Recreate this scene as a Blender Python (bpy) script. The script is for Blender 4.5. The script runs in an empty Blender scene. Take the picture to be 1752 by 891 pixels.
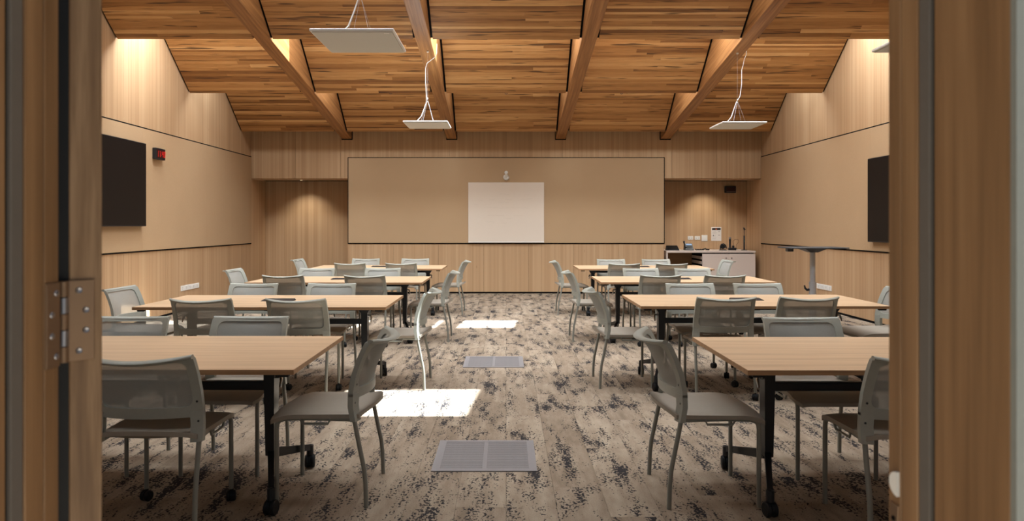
import bpy, bmesh, math, random
from mathutils import Vector, Matrix
R = math.radians
random.seed(7)
S = bpy.context.scene
COL = S.collection

# ------------------------------------------------------------------ camera, sky, sun, skylight daylight, exposure
CAM_H = 1.393
cd = bpy.data.cameras.new('camera'); cam = bpy.data.objects.new('camera', cd); COL.objects.link(cam)
cam.location = (0, 0, CAM_H); cam.rotation_euler = (R(90), 0, 0)
cd.sensor_width = 36; cd.lens = 24.0; cd.shift_x = 10/1752; cd.shift_y = -60.5/1752
cd.clip_start = 0.05
cd.dof.use_dof = True; cd.dof.focus_distance = 7.0; cd.dof.aperture_fstop = 6.3
S.camera = cam

w = bpy.data.worlds.new('sky'); S.world = w; w.use_nodes = True
wb = w.node_tree.nodes['Background']; wb.inputs[0].default_value = (0.80, 0.90, 1.0, 1); wb.inputs[1].default_value = 0.36

def lamp(name, kind, loc, rot, energy, color, **kw):
    l = bpy.data.lights.new(name, kind); l.energy = energy; l.color = color
    for k, v in kw.items(): setattr(l, k, v)
    o = bpy.data.objects.new(name, l); COL.objects.link(o); o.location = loc
    o.rotation_euler = rot; return o

SUN_DIR = Vector((-0.58, 0.02, -1)).normalized()          # high sun from the right, square to the room
sun = lamp('sun', 'SUN', (0, 0, 12), (0, 0, 0), 40.0, (0.88, 0.96, 1.0), angle=0.009)
sun.rotation_euler = SUN_DIR.to_track_quat('-Z', 'Y').to_euler()

WX = 5.21; D = 13.93; RY = 14.80; FY0 = 0.646; FY1 = 0.85
def beam_z(y): return 3.146 + 0.150*(D - y)                 # underside of the sloping beams
def roof_z(y): return beam_z(y) + 0.86
BEAMS = (-3.245, -1.11, 1.11, 3.245)
BAYS = ((-WX, -3.35), (-3.14, -1.215), (-1.005, 1.005), (1.215, 3.14), (3.35, WX))
ROWS = (13.40, 11.20, 9.11, 6.97, 4.83, 2.69)              # lower edges of the stepped ceiling panels
PLEN = 1.24; PRISE = 0.80
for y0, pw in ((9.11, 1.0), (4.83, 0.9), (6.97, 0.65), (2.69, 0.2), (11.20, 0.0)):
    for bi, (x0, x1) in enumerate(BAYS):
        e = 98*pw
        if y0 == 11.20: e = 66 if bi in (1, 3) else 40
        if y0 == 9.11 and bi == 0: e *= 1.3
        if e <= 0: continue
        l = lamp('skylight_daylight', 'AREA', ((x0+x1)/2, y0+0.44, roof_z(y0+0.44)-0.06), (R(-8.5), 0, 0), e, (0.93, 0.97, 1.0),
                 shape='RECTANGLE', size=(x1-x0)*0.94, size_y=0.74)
# fill lamps in four added, unseen windows beside the doorway, brightening camera-facing surfaces
ADD_WINX = ((-4.75, -3.15), (-2.75, -1.15), (1.05, 2.65), (3.05, 4.65)); ADD_WINZ = (0.95, 2.75)
for x0, x1 in ADD_WINX:
    lamp('window_daylight', 'AREA', ((x0+x1)/2, FY1-0.06, sum(ADD_WINZ)/2), (R(90), 0, R(180)), 26, (0.98, 0.98, 0.97), shape='RECTANGLE', size=x1-x0-0.1, size_y=ADD_WINZ[1]-ADD_WINZ[0]-0.1)
S.view_settings.view_transform = 'Standard'; S.view_settings.look = 'None'
S.view_settings.exposure = 0.0; S.view_settings.gamma = 1.0; S.view_settings.use_curve_mapping = False

# ------------------------------------------------------------------ materials
def srgb(r, g, b):
    f = lambda c: (c/255/12.92) if c/255 <= 0.04045 else ((c/255+0.055)/1.055)**2.4
    return (f(r), f(g), f(b), 1)
class NT:
    def __init__(s, name):
        s.m = bpy.data.materials.new(name); s.m.use_nodes = True; s.t = s.m.node_tree
        s.b = s.t.nodes['Principled BSDF']
    def n(s, typ, **kw):
        nd = s.t.nodes.new(typ)
        for k, v in kw.items(): setattr(nd, k, v)
        return nd
    def l(s, a, b): s.t.links.new(a, b)
    def math(s, op, a, b=None, c=None):
        nd = s.n('ShaderNodeMath', operation=op)
        for i, v in enumerate((a, b, c)):
            if v is None: continue
            if isinstance(v, (int, float)): nd.inputs[i].default_value = v
            else: s.l(v, nd.inputs[i])
        return nd.outputs[0]
    def xyz(s, x, y, z):
        nd = s.n('ShaderNodeCombineXYZ')
        for i, v in enumerate((x, y, z)):
            if isinstance(v, (int, float)): nd.inputs[i].default_value = v
            else: s.l(v, nd.inputs[i])
        return nd.outputs[0]
    def pos(s, obj=False):
        if obj: o = s.n('ShaderNodeTexCoord').outputs['Object']
        else: o = s.n('ShaderNodeNewGeometry').outputs['Position']
        sp = s.n('ShaderNodeSeparateXYZ'); s.l(o, sp.inputs[0]); return sp.outputs
    def noise(s, vec, scale=1.0, detail=3.0, rough=0.55):
        nd = s.n('ShaderNodeTexNoise'); s.l(vec, nd.inputs['Vector'])
        nd.inputs['Scale'].default_value = scale; nd.inputs['Detail'].default_value = detail; nd.inputs['Roughness'].default_value = rough
        return nd.outputs['Fac']
    def white(s, vec):
        nd = s.n('ShaderNodeTexWhiteNoise', noise_dimensions='3D'); s.l(vec, nd.inputs['Vector']); return nd.outputs['Value']
    def ramp(s, fac, stops):
        nd = s.n('ShaderNodeValToRGB'); s.l(fac, nd.inputs[0]); e = nd.color_ramp.elements
        while len(e) < len(stops): e.new(0.5)
        for el, (p, c) in zip(e, stops): el.position = p; el.color = c
        return nd.outputs[0]
    def mix(s, fac, a, b, mode='MIX'):
        nd = s.n('ShaderNodeMix', data_type='RGBA', blend_type=mode)
        for i, v in ((0, fac), (6, a), (7, b)):
            if isinstance(v, (int, float)): nd.inputs[i].default_value = v
            elif isinstance(v, tuple): nd.inputs[i].default_value = v
            else: s.l(v, nd.inputs[i])
        return nd.outputs[2]
    def smooth(s, v, a, b):
        nd = s.n('ShaderNodeMapRange', interpolation_type='SMOOTHSTEP'); s.l(v, nd.inputs[0])
        nd.inputs[1].default_value = a; nd.inputs[2].default_value = b; return nd.outputs[0]
    def out(s, col, rough=0.6, spec=0.3, bump=None, bs=0.2, bd=0.01, metal=0.0):
        if isinstance(col, tuple): s.b.inputs['Base Color'].default_value = col
        else: s.l(col, s.b.inputs['Base Color'])
        s.b.inputs['Roughness'].default_value = rough; s.b.inputs['Specular IOR Level'].default_value = spec; s.b.inputs['Metallic'].default_value = metal
        if bump is not None:
            bn = s.n('ShaderNodeBump'); bn.inputs['Strength'].default_value = bs; bn.inputs['Distance'].default_value = bd
            s.l(bump, bn.inputs['Height']); s.l(bn.outputs[0], s.b.inputs['Normal'])
        return s.m
def plain(name, rgb, rough=0.5, spec=0.3, metal=0.0, speck=0.06, scale=60):
    t = NT(name); p = t.pos(True); nz = t.noise(t.xyz(p[0], p[1], p[2]), scale, 2)
    c = srgb(*rgb); a = tuple(v*(1-speck) for v in c[:3])+(1,); b = tuple(min(1, v*(1+speck)) for v in c[:3])+(1,)
    return t.out(t.mix(nz, a, b), rough, spec, metal=metal)
def wall_wood(name, axis):
    t = NT(name); p = t.pos(); h = p[0] if axis == 'x' else p[1]
    st = t.white(t.xyz(t.math('FLOOR', t.math('DIVIDE', h, 0.11)), 3.0, 1.0))
    st2 = t.white(t.xyz(t.math('FLOOR', t.math('DIVIDE', t.math('ADD', h, 0.02), 0.027)), 9.0, 2.0))
    g = t.noise(t.xyz(t.math('MULTIPLY', h, 70), 0.0, t.math('MULTIPLY', p[2], 0.9)), 1.0, 3)
    g2 = t.noise(t.xyz(t.math('MULTIPLY', h, 9), 5.0, t.math('MULTIPLY', p[2], 0.35)), 1.0, 2)
    f = t.math('ADD', t.math('ADD', t.math('MULTIPLY', st, 0.20), t.math('MULTIPLY', st2, 0.34)), t.math('ADD', t.math('MULTIPLY', g, 0.30), t.math('MULTIPLY', g2, 0.25)))
    c = t.ramp(f, [(0.15, srgb(168, 136, 102)), (0.5, srgb(183, 151, 116)), (0.9, srgb(197, 167, 133))])
    kn = t.noise(t.xyz(t.math('MULTIPLY', h, 34), 2.0, t.math('MULTIPLY', p[2], 5.0)), 1.0, 1)
    c = t.mix(t.math('MULTIPLY', t.smooth(kn, 0.76, 0.82), 0.6), c, srgb(110, 74, 48))
    return t.out(c, 0.55, 0.25, g, 0.06, 0.004)
M = {}
M['wall_x'] = wall_wood('pale_oak_veneer_across', 'x'); M['wall_y'] = wall_wood('pale_oak_veneer_along', 'y')
def board_wood():
    t = NT('laminated_ceiling_timber'); p = t.pos()
    at = t.n('ShaderNodeAttribute', attribute_name='tone').outputs['Fac']
    g = t.noise(t.xyz(t.math('ADD', t.math('MULTIPLY', p[0], 2.4), t.math('MULTIPLY', at, 40)), t.math('MULTIPLY', p[1], 46), t.math('MULTIPLY', p[2], 46)), 1.0, 4, 0.6)
    g2 = t.noise(t.xyz(t.math('MULTIPLY', p[0], 9), t.math('MULTIPLY', p[1], 150), t.math('MULTIPLY', p[2], 150)), 1.0, 2)
    f = t.math('ADD', t.math('MULTIPLY', at, 0.62), t.math('ADD', t.math('MULTIPLY', g, 0.34), t.math('MULTIPLY', g2, 0.12)))
    c = t.ramp(f, [(0.10, srgb(80, 50, 25)), (0.33, srgb(140, 96, 53)), (0.58, srgb(176, 128, 76)), (0.92, srgb(216, 172, 116))])
    st = t.noise(t.xyz(t.math('ADD', t.math('MULTIPLY', p[0], 1.5), t.math('MULTIPLY', at, 90)), t.math('MULTIPLY', p[1], 30), t.math('MULTIPLY', p[2], 30)), 1.0, 2, 0.45)
    c = t.mix(t.math('MULTIPLY', t.smooth(st, 0.60, 0.69), 0.8), c, srgb(54, 34, 20))
    return t.out(c, 0.5, 0.3, g, 0.1, 0.004)
M['board'] = board_wood()
def grain(name, stops, along, k=(2, 40), rough=0.45, shear=0.0, obj=True, spec=0.35):
    t = NT(name); p = t.pos(obj); sc = [k[1]]*3; sc['xyz'.index(along)] = k[0]
    pz = t.math('ADD', p[2], t.math('MULTIPLY', p[1], shear))
    v = t.xyz(*[t.math('MULTIPLY', q, sc[i]) for i, q in enumerate((p[0], p[1], pz))])
    r = t.n('ShaderNodeObjectInfo').outputs['Random']
    vv = t.n('ShaderNodeVectorMath', operation='ADD'); t.l(v, vv.inputs[0]); t.l(t.xyz(t.math('MULTIPLY', r, 30), 0.0, 0.0), vv.inputs[1])
    g = t.noise(vv.outputs[0], 1.0, 4, 0.6)
    c = t.ramp(g, stops)
    return t.out(c, rough, spec, g, 0.05, 0.003)
M['beam'] = grain('glulam_beam_timber', [(0.25, srgb(110, 72, 40)), (0.5, srgb(148, 102, 60)), (0.75, srgb(178, 130, 82))], 'y', (0.9, 24), 0.45, 0.15)
M['top'] = grain('pale_oak_tabletop', [(0.25, srgb(176, 146, 114)), (0.5, srgb(198, 168, 135)), (0.75, srgb(212, 184, 152))], 'x', (1.1, 24), 0.38)
M['edge'] = grain('oak_edge_band', [(0.25, srgb(142, 108, 78)), (0.7, srgb(176, 138, 100))], 'x', (1.5, 60), 0.5)
M['jamb'] = grain('dark_oak_jamb', [(0.25, srgb(100, 74, 48)), (0.5, srgb(134, 102, 70)), (0.75, srgb(162, 128, 92))], 'z', (1.1, 26), 0.5)
M['door'] = grain('weathered_door_edge', [(0.25, srgb(84, 62, 44)), (0.5, srgb(122, 96, 70)), (0.75, srgb(160, 132, 102))], 'z', (2.5, 38), 0.55)
def fabric():
    t = NT('tan_pinboard_fabric'); p = t.pos(); v = t.xyz(p[0], p[1], p[2])
    a = t.noise(v, 130, 2); b = t.noise(v, 1.3, 2)
    c = t.mix(t.math('ADD', t.math('MULTIPLY', a, 0.6), t.math('MULTIPLY', b, 0.4)), srgb(170, 143, 112), srgb(192, 165, 132))
    return t.out(c, 0.95, 0.05, a, 0.15, 0.003)
M['fabric'] = fabric()
def carpet():
    t = NT('patterned_loop_carpet'); p = t.pos(); x, y = p[0], p[1]
    ix = t.math('FLOOR', t.math('DIVIDE', x, 0.25))
    off = t.math('FRACT', t.math('MULTIPLY', t.math('ADD', ix, 100), 0.37))
    iy = t.math('FLOOR', t.math('ADD', y, off))
    r1 = t.white(t.xyz(ix, iy, 5.0)); r2 = t.white(t.xyz(ix, iy, 11.0))
    # tone: streaks that run down the room and change from plank to plank
    st = t.noise(t.xyz(t.math('ADD', t.math('MULTIPLY', x, 11), t.math('MULTIPLY', r2, 40)), t.math('MULTIPLY', y, 1.4), 0.0), 1.0, 3)
    fz = t.noise(t.xyz(x, y, 0.0), 160, 3, 0.7)
    md = t.noise(t.xyz(t.math('MULTIPLY', x, 24), t.math('MULTIPLY', y, 9), r1), 1.0, 3)
    f = t.math('ADD', t.math('ADD', t.math('MULTIPLY', st, 0.52), t.math('MULTIPLY', r1, 0.12)), t.math('ADD', t.math('MULTIPLY', fz, 0.36), t.math('MULTIPLY', md, 0.26)))
    c = t.ramp(f, [(0.32, srgb(104, 90, 76)), (0.5, srgb(130, 115, 99)), (0.66, srgb(151, 136, 119)), (0.85, srgb(174, 160, 142))])
    # dark flecks in patches
    mask = t.noise(t.xyz(t.math('ADD', t.math('MULTIPLY', x, 8.5), t.math('MULTIPLY', r2, 6)), t.math('ADD', t.math('MULTIPLY', y, 2.6), t.math('MULTIPLY', r1, 3)), 3.0), 1.0, 3, 0.65)
    fl = t.noise(t.xyz(t.math('MULTIPLY', x, 74), t.math('MULTIPLY', y, 54), 7.0), 1.0, 2, 0.6)
    s = t.math('ADD', fl, t.math('MULTIPLY', t.math('SUBTRACT', mask, 0.5), 1.25))
    c = t.mix(t.math('MULTIPLY', t.smooth(s, 0.58, 0.63), 0.94), c, srgb(40, 41, 46))
    return t.out(c, 0.97, 0.03, t.math('ADD', fz, fl), 0.5, 0.006)
M['carpet'] = carpet()
M['white_wall'] = plain('grey_corridor_plaster', (172, 172, 166), 0.8)
M['corridor_paint'] = plain('grey_green_corridor_paint', (128, 130, 124), 0.7)
M['black'] = plain('black_gap', (10, 11, 13), 0.8, 0.1)
M['metal_black'] = plain('black_powder_coat', (19, 24, 31), 0.38, 0.5)
M['rubber'] = plain('black_rubber', (15, 18, 22), 0.6, 0.3)
M['chair'] = plain('sage_grey_plastic', (153, 155, 146), 0.42, 0.4)
M['seat'] = plain('taupe_seat_plastic', (150, 142, 130), 0.55, 0.3)
M['leg'] = plain('grey_painted_steel', (128, 128, 120), 0.36, 0.5)
def meshmat():
    t = NT('grey_mesh_weave'); p = t.pos(True)
    nz = t.noise(t.xyz(t.math('MULTIPLY', p[0], 1.0), t.math('MULTIPLY', p[1], 1.0), t.math('MULTIPLY', p[2], 6.0)), 90, 2)
    t.l(t.mix(nz, srgb(148, 149, 144), srgb(162, 163, 158)), t.b.inputs['Base Color']); t.b.inputs['Roughness'].default_value = 0.85
    t.b.inputs['Specular IOR Level'].default_value = 0.1
    tr = t.n('ShaderNodeBsdfTransparent'); mx = t.n('ShaderNodeMixShader'); mx.inputs[0].default_value = 0.86
    t.l(tr.outputs[0], mx.inputs[1]); t.l(t.b.outputs[0], mx.inputs[2])
    t.l(mx.outputs[0], t.t.nodes['Material Output'].inputs[0]); return t.m
M['mesh'] = meshmat()
M['chrome'] = plain('chrome', (190, 192, 195), 0.2, 0.5, 1.0, 0.02)
M['steel'] = plain('brushed_hinge_steel', (128, 104, 82), 0.45, 0.5, 0.6)
M['steel_bright'] = plain('bright_hinge_pin', (150, 150, 155), 0.32, 0.5, 0.9)
M['seal'] = plain('grey_brush_seal', (104, 98, 92), 0.9, 0.1)
M['white'] = plain('white_plastic', (226, 226, 222), 0.4, 0.4, speck=0.02)
M['board_white'] = plain('whiteboard_enamel', (222, 210, 196), 0.35, 0.4, speck=0.02, scale=4)
M['scribble'] = plain('faint_marker', (206, 195, 181), 0.5, 0.2)
M['diffuser'] = plain('light_panel_diffuser', (204, 204, 198), 0.6, 0.2, speck=0.02)
M['screen'] = plain('dark_screen_glass', (20, 17, 17), 0.45, 0.25)
M['cab'] = plain('pinkish_white_laminate', (212, 198, 188), 0.45, 0.3, speck=0.02)
M['grille'] = plain('brushed_aluminium_grille', (140, 138, 140), 0.5, 0.4, 0.35)
M['alu'] = plain('silver_column', (176, 178, 182), 0.35, 0.5, 0.5)
M['paper'] = plain('white_paper', (226, 222, 218), 0.8, 0.1, speck=0.01)
M['ink'] = plain('dark_print', (38, 34, 34), 0.8, 0.1)
M['inkgrey'] = plain('grey_print', (165, 160, 156), 0.8, 0.1)
M['inkred'] = plain('orange_print', (170, 80, 40), 0.8, 0.1)
M['redpanel'] = plain('dark_red_display', (50, 16, 18), 0.3, 0.4)
M['sign_grey'] = plain('grey_display_sill', (128, 112, 108), 0.5, 0.3)
M['phone_grey'] = plain('charcoal_phone_plastic', (58, 62, 66), 0.45, 0.4)
def emit(name, rgb, st):
    t = NT(name); t.b.inputs['Base Color'].default_value = (0, 0, 0, 1)
    t.b.inputs['Emission Color'].default_value = srgb(*rgb); t.b.inputs['Emission Strength'].default_value = st; return t.m
M['led'] = emit('red_led_digits', (255, 34, 30), 0.9)
M['lcd'] = emit('pale_blue_lcd', (150, 185, 225), 0.8)
M['lampglow'] = emit('lit_downlight', (255, 225, 180), 6.0)
M['greenled'] = emit('green_led', (60, 200, 120), 1.0)
def glass():
    t = NT('clear_skylight_glass'); tr = t.n('ShaderNodeBsdfTransparent'); gl = t.n('ShaderNodeBsdfGlossy'); gl.inputs['Roughness'].default_value = 0.05
    mx = t.n('ShaderNodeMixShader'); mx.inputs[0].default_value = 0.04; t.l(tr.outputs[0], mx.inputs[1]); t.l(gl.outputs[0], mx.inputs[2])
    t.l(mx.outputs[0], t.t.nodes['Material Output'].inputs[0]); return t.m
M['glass'] = glass()

# ------------------------------------------------------------------ mesh helpers
class MB:
    def __init__(s): s.v = []; s.f = []
    def add(s, vs, fs):
        o = len(s.v); s.v += [tuple(v) for v in vs]; s.f += [tuple(i+o for i in f) for f in fs]; return s
    def box(s, x0, x1, y0, y1, z0, z1):
        return s.add([(x0,y0,z0),(x1,y0,z0),(x1,y1,z0),(x0,y1,z0),(x0,y0,z1),(x1,y0,z1),(x1,y1,z1),(x0,y1,z1)],
                     [(3,2,1,0),(4,5,6,7),(0,1,5,4),(1,2,6,5),(2,3,7,6),(3,0,4,7)])
    def hexa(s, p):                                           # 8 corners, bottom ring then top ring
        return s.add(p, [(3,2,1,0),(4,5,6,7),(0,1,5,4),(1,2,6,5),(2,3,7,6),(3,0,4,7)])
    def rings(s, rs, closed=False, caps=True):
        n = len(rs[0]); o = len(s.v)
        for r in rs: s.v += [tuple(p) for p in r]
        m = len(rs)
        for i in range(m if closed else m-1):
            a = o+i*n; b = o+((i+1) % m)*n
            for j in range(n): s.f.append((a+j, a+(j+1) % n, b+(j+1) % n, b+j))
        if caps and not closed:
            s.f.append(tuple(o+j for j in reversed(range(n)))); s.f.append(tuple(o+(m-1)*n+j for j in range(n)))
        return s
    def tube(s, pts, r, n=8, closed=False):
        P = [Vector(p) for p in pts]; rs = []; m = len(P); up = None
        for i in range(m):
            if closed: d = P[(i+1) % m]-P[i-1]
            else: d = P[min(i+1, m-1)]-P[max(i-1, 0)]
            d.normalize()
            if up is None: up = d.orthogonal().normalized()
            else: up = (up-d*up.dot(d)).normalized()
            q = d.cross(up); rr = r[i] if isinstance(r, (list, tuple)) else r
            rs.append([P[i]+up*math.cos(2*math.pi*k/n)*rr+q*math.sin(2*math.pi*k/n)*rr for k in range(n)])
        return s.rings(rs, closed)
    def lathe(s, prof, n=16, c=(0,0,0), axis='z'):            # prof: (radius, height)
        rs = []
        for r, h in prof:
            ring = []
            for k in range(n):
                a = 2*math.pi*k/n; u, w_ = r*math.cos(a), r*math.sin(a)
                p = {'z': (u, w_, h), 'x': (h, u, w_), 'y': (w_, h, u)}[axis]
                ring.append((p[0]+c[0], p[1]+c[1], p[2]+c[2]))
            rs.append(ring)
        return s.rings(rs)
    def sheet(s, g, th=None, nrm=None):                       # grid of points; th: thickness along nrm
        a = len(g); b = len(g[0]); o = len(s.v)
        s.v += [tuple(p) for row in g for p in row]
        for i in range(a-1):
            for j in range(b-1): s.f.append((o+i*b+j, o+i*b+j+1, o+(i+1)*b+j+1, o+(i+1)*b+j))
        if th:
            o2 = len(s.v); N = Vector(nrm)*th
            s.v += [tuple(Vector(p)+N) for row in g for p in row]
            for i in range(a-1):
                for j in range(b-1): s.f.append((o2+i*b+j, o2+(i+1)*b+j, o2+(i+1)*b+j+1, o2+i*b+j+1))
            per = [(0,j) for j in range(b)]+[(i,b-1) for i in range(1,a)]+[(a-1,j) for j in range(b-2,-1,-1)]+[(i,0) for i in range(a-2,0,-1)]
            for k in range(len(per)):
                p = per[k]; q = per[(k+1) % len(per)]
                s.f.append((o+p[0]*b+p[1], o2+p[0]*b+p[1], o2+q[0]*b+q[1], o+q[0]*b+q[1]))
        return s
    def mesh(s, name, mat, smooth=False, bevel=0, fix=True):
        me = bpy.data.meshes.new(name); me.from_pydata(s.v, [], s.f)
        if fix or bevel:
            bm = bmesh.new(); bm.from_mesh(me)
            bmesh.ops.recalc_face_normals(bm, faces=bm.faces)
            if bevel: bmesh.ops.bevel(bm, geom=bm.edges[:], offset=bevel, segments=2 if smooth else 1, affect='EDGES', profile=0.5, clamp_overlap=True)
            bm.to_mesh(me); bm.free()
        if smooth:
            for p in me.polygons: p.use_smooth = True
            me.set_sharp_from_angle(angle=R(40))
        me.materials.append(M[mat] if isinstance(mat, str) else mat); return me
    def obj(s, name, mat, parent=None, smooth=False, bevel=0):
        return link(name, s.mesh(name, mat, smooth, bevel), parent)
def link(name, me, parent=None, loc=None):
    o = bpy.data.objects.new(name, me); COL.objects.link(o)
    if parent: o.parent = parent
    if loc: o.location = loc
    return o
def tag(o, label, cat, group=None):
    o['label'] = label; o['category'] = cat
    if group: o['group'] = group
    return o
def struct(o): o['kind'] = 'structure'; return o
def thing(name, label, cat, loc=(0,0,0), rz=0, group=None):
    o = bpy.data.objects.new(name, None); COL.objects.link(o); o.empty_display_size = 0.1
    o.location = loc; o.rotation_euler = (0, 0, rz); return tag(o, label, cat, group)
def copy_tree(o, parent=None):
    c = o.copy(); COL.objects.link(c); c.parent = parent
    for ch in list(o.children): copy_tree(ch, c)
    return c
def bx(name, mat, x0, x1, y0, y1, z0, z1, parent=None, bevel=0, smooth=False):
    return MB().box(x0, x1, y0, y1, z0, z1).obj(name, mat, parent, smooth, bevel)

# ------------------------------------------------------------------ floor with carpet planks
floor = struct(bx('floor', 'black', -WX-0.2, WX+0.2, -2.0, RY+0.1, -0.12, -0.006))
plank = {}
cand = []
for ix in range(-21, 21):
    x0 = ix*0.25; x1 = x0+0.25; off = ((ix+100)*0.37) % 1.0
    iy = -3
    while iy-off < RY:
        y0 = iy-off; y1 = min(y0+1.0, RY); iy += 1
        y0 = max(y0, -2.0)
        if y1-y0 < 0.05 or x1 < -WX-0.05 or x0 > WX+0.05: continue
        yc = (y0+y1)/2; xc = (x0+x1)/2
        vis = y1 > 2.9 and abs(xc) < 0.6*y1+0.1 and y0 < 14
        cand.append((vis, yc, x0, x1, y0, y1))
near = sorted([c for c in cand if c[0]], key=lambda c: c[1])[:300]
ns = set(near); G = 0.0008
for c in near:
    _, yc, x0, x1, y0, y1 = c
    L = round(y1-y0, 3)
    if L not in plank: plank[L] = MB().box(-0.125+G, 0.125-G, -L/2+G, L/2-G, -0.006, 0.0).mesh('carpet_plank', 'carpet')
    link('carpet_plank', plank[L], floor, ((x0+x1)/2, yc, 0))
rest = MB()
for c in cand:
    if c not in ns: rest.box(c[2]+G, c[3]-G, c[4]+G, c[5]-G, -0.006, 0.0)
o = rest.obj('carpet_field', 'carpet', floor); o['kind'] = 'stuff'

# ------------------------------------------------------------------ walls: dark carcass, veneer panels proud of it
def veneer(parent, mat, plane, at, spans, z0, ztop, face, th=0.018, gap=0.003):
    # plane 'x': wall across the room at y=at facing -y; plane 'y': side wall at x=at facing 'face'
    for a, b in zip(spans[:-1], spans[1:]):
        za = ztop(a) if callable(ztop) else ztop; zb = ztop(b) if callable(ztop) else ztop
        a2, b2 = a+gap/2, b-gap/2
        if plane == 'x':
            p = [(a2,at,z0),(b2,at,z0),(b2,at+th,z0),(a2,at+th,z0),(a2,at,za),(b2,at,zb),(b2,at+th,zb),(a2,at+th,za)]
        else:
            t2 = at-face*th
            p = [(at,a2,z0),(at,b2,z0),(t2,b2,z0),(t2,a2,z0),(at,a2,za),(at,b2,zb),(t2,b2,zb),(t2,a2,za)]
        MB().hexa(p).obj('veneer_panel', mat, parent)
def frange(a, b, n): return [a+(b-a)*i/n for i in range(n+1)]
BASE = 0.032
for side, sx in (('left', -1), ('right', 1)):
    W = MB()
    x0 = sx*(WX+0.018); x1 = sx*(WX+0.20)
    pts = [(x0,FY0,0),(x1,FY0,0),(x1,RY+0.1,0),(x0,RY+0.1,0),(x0,FY0,roof_z(FY0)),(x1,FY0,roof_z(FY0)),(x1,RY+0.1,roof_z(RY+0.1)),(x0,RY+0.1,roof_z(RY+0.1))]
    wall = struct(W.hexa(pts).obj('wall_'+side, 'black'))
    veneer(wall, 'wall_y', 'y', sx*WX, [FY1, 2.1, 3.3, 4.5, 5.7, 6.9, 8.1, 9.3, 10.5, 11.7, 12.9, D], BASE, lambda y: roof_z(y)-0.02, -sx)
    veneer(wall, 'wall_y', 'y', sx*WX, [D, RY], BASE, 2.347, -sx)
    bb = struct(bx('baseboard_'+side, 'black', min(sx*(WX-0.002), sx*(WX+0.018)), max(sx*(WX-0.002), sx*(WX+0.018)), FY1, RY-0.02, 0.0, BASE-0.002))
# back: central block, bulkhead over two recesses, recess backs
CBX = 3.222
wb_ = struct(bx('wall_back', 'black', -CBX+0.018, CBX-0.018, D+0.018, RY-0.001, 0, 2.347))
veneer(wb_, 'wall_x', 'x', D, frange(-CBX, CBX, 7), BASE, 2.347, -1)
for sx in (-1, 1):
    p = MB().box(min(sx*CBX, sx*(CBX-0.018)), max(sx*CBX, sx*(CBX-0.018)), D+0.019, RY-0.002, BASE, 2.346).obj('return_panel', 'wall_y', wb_)
bk = struct(MB().hexa([(-WX-0.2,D+0.018,2.35),(WX+0.2,D+0.018,2.35),(WX+0.2,RY-0.002,2.35),(-WX-0.2,RY-0.002,2.35),
     (-WX-0.2,D+0.018,roof_z(D)),(WX+0.2,D+0.018,roof_z(D)),(WX+0.2,RY-0.002,roof_z(RY)),(-WX-0.2,RY-0.002,roof_z(RY))]).obj('wall_bulkhead', 'black'))
veneer(bk, 'wall_x', 'x', D, [-WX, -4.30, -3.38, -2.30, -1.15, 0, 1.15, 2.30, 3.38, 4.30, WX], 2.349, roof_z(D)-0.05, -1)
for sx, nm in ((-1, 'left'), (1, 'right')):
    a, b = sorted((sx*CBX, sx*WX))
    bx('soffit_panel', 'wall_x', a, b, D+0.02, 14.40, 2.332, 2.349, bk)
    r = struct(bx('wall_recess_'+nm, 'black', a-0.05, b+0.05, RY+0.018, RY+0.1, 0, 2.6))
    veneer(r, 'wall_x', 'x', RY, [a, a+(b-a)*0.42, a+(b-a)*0.80, b] if sx > 0 else [a, a+(b-a)*0.20, a+(b-a)*0.73, b], BASE, 2.345, -1)
struct(bx('baseboard_back', 'black', -CBX, CBX, D+0.002, D+0.017, 0, BASE-0.002))

# front wall (towards the corridor where the viewer stands) and door opening
OX0, OX1, OH = -0.558, 0.477, 2.45
fw = MB()
def fwall(x0, x1, z0, z1): fw.box(x0, x1, FY0+0.012, FY1-0.02, z0, z1)
xs = [-WX-0.2, ADD_WINX[0][0], ADD_WINX[0][1], ADD_WINX[1][0], ADD_WINX[1][1], OX0-0.04, OX1+0.04, ADD_WINX[2][0], ADD_WINX[2][1], ADD_WINX[3][0], ADD_WINX[3][1], WX+0.2]
for i_, (a, b) in enumerate(zip(xs[:-1], xs[1:])):
    if i_ in (1, 3, 7, 9): fwall(a, b, 0, ADD_WINZ[0]); fwall(a, b, ADD_WINZ[1], 6.0)
    elif i_ == 5: fwall(a, b, OH+0.04, 6.0)
    else: fwall(a, b, 0, 6.0)
fwo = struct(fw.obj('wall_front', 'white_wall'))
for i_, (a, b) in enumerate(zip(xs[:-1], xs[1:])):
    a, b = max(a, -WX), min(b, WX)
    if i_ in (1, 3, 7, 9):
        veneer(fwo, 'wall_x', 'x', FY1-0.018, [a, b], BASE, ADD_WINZ[0], -1); veneer(fwo, 'wall_x', 'x', FY1-0.018, [a, b], ADD_WINZ[1], roof_z(FY1)-0.02, -1)
    elif i_ != 5: veneer(fwo, 'wall_x', 'x', FY1-0.018, [a+(0.01 if i_ == 6 else 0), b-(0.01 if i_ == 4 else 0)], BASE, roof_z(FY1)-0.02, -1)
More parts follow.
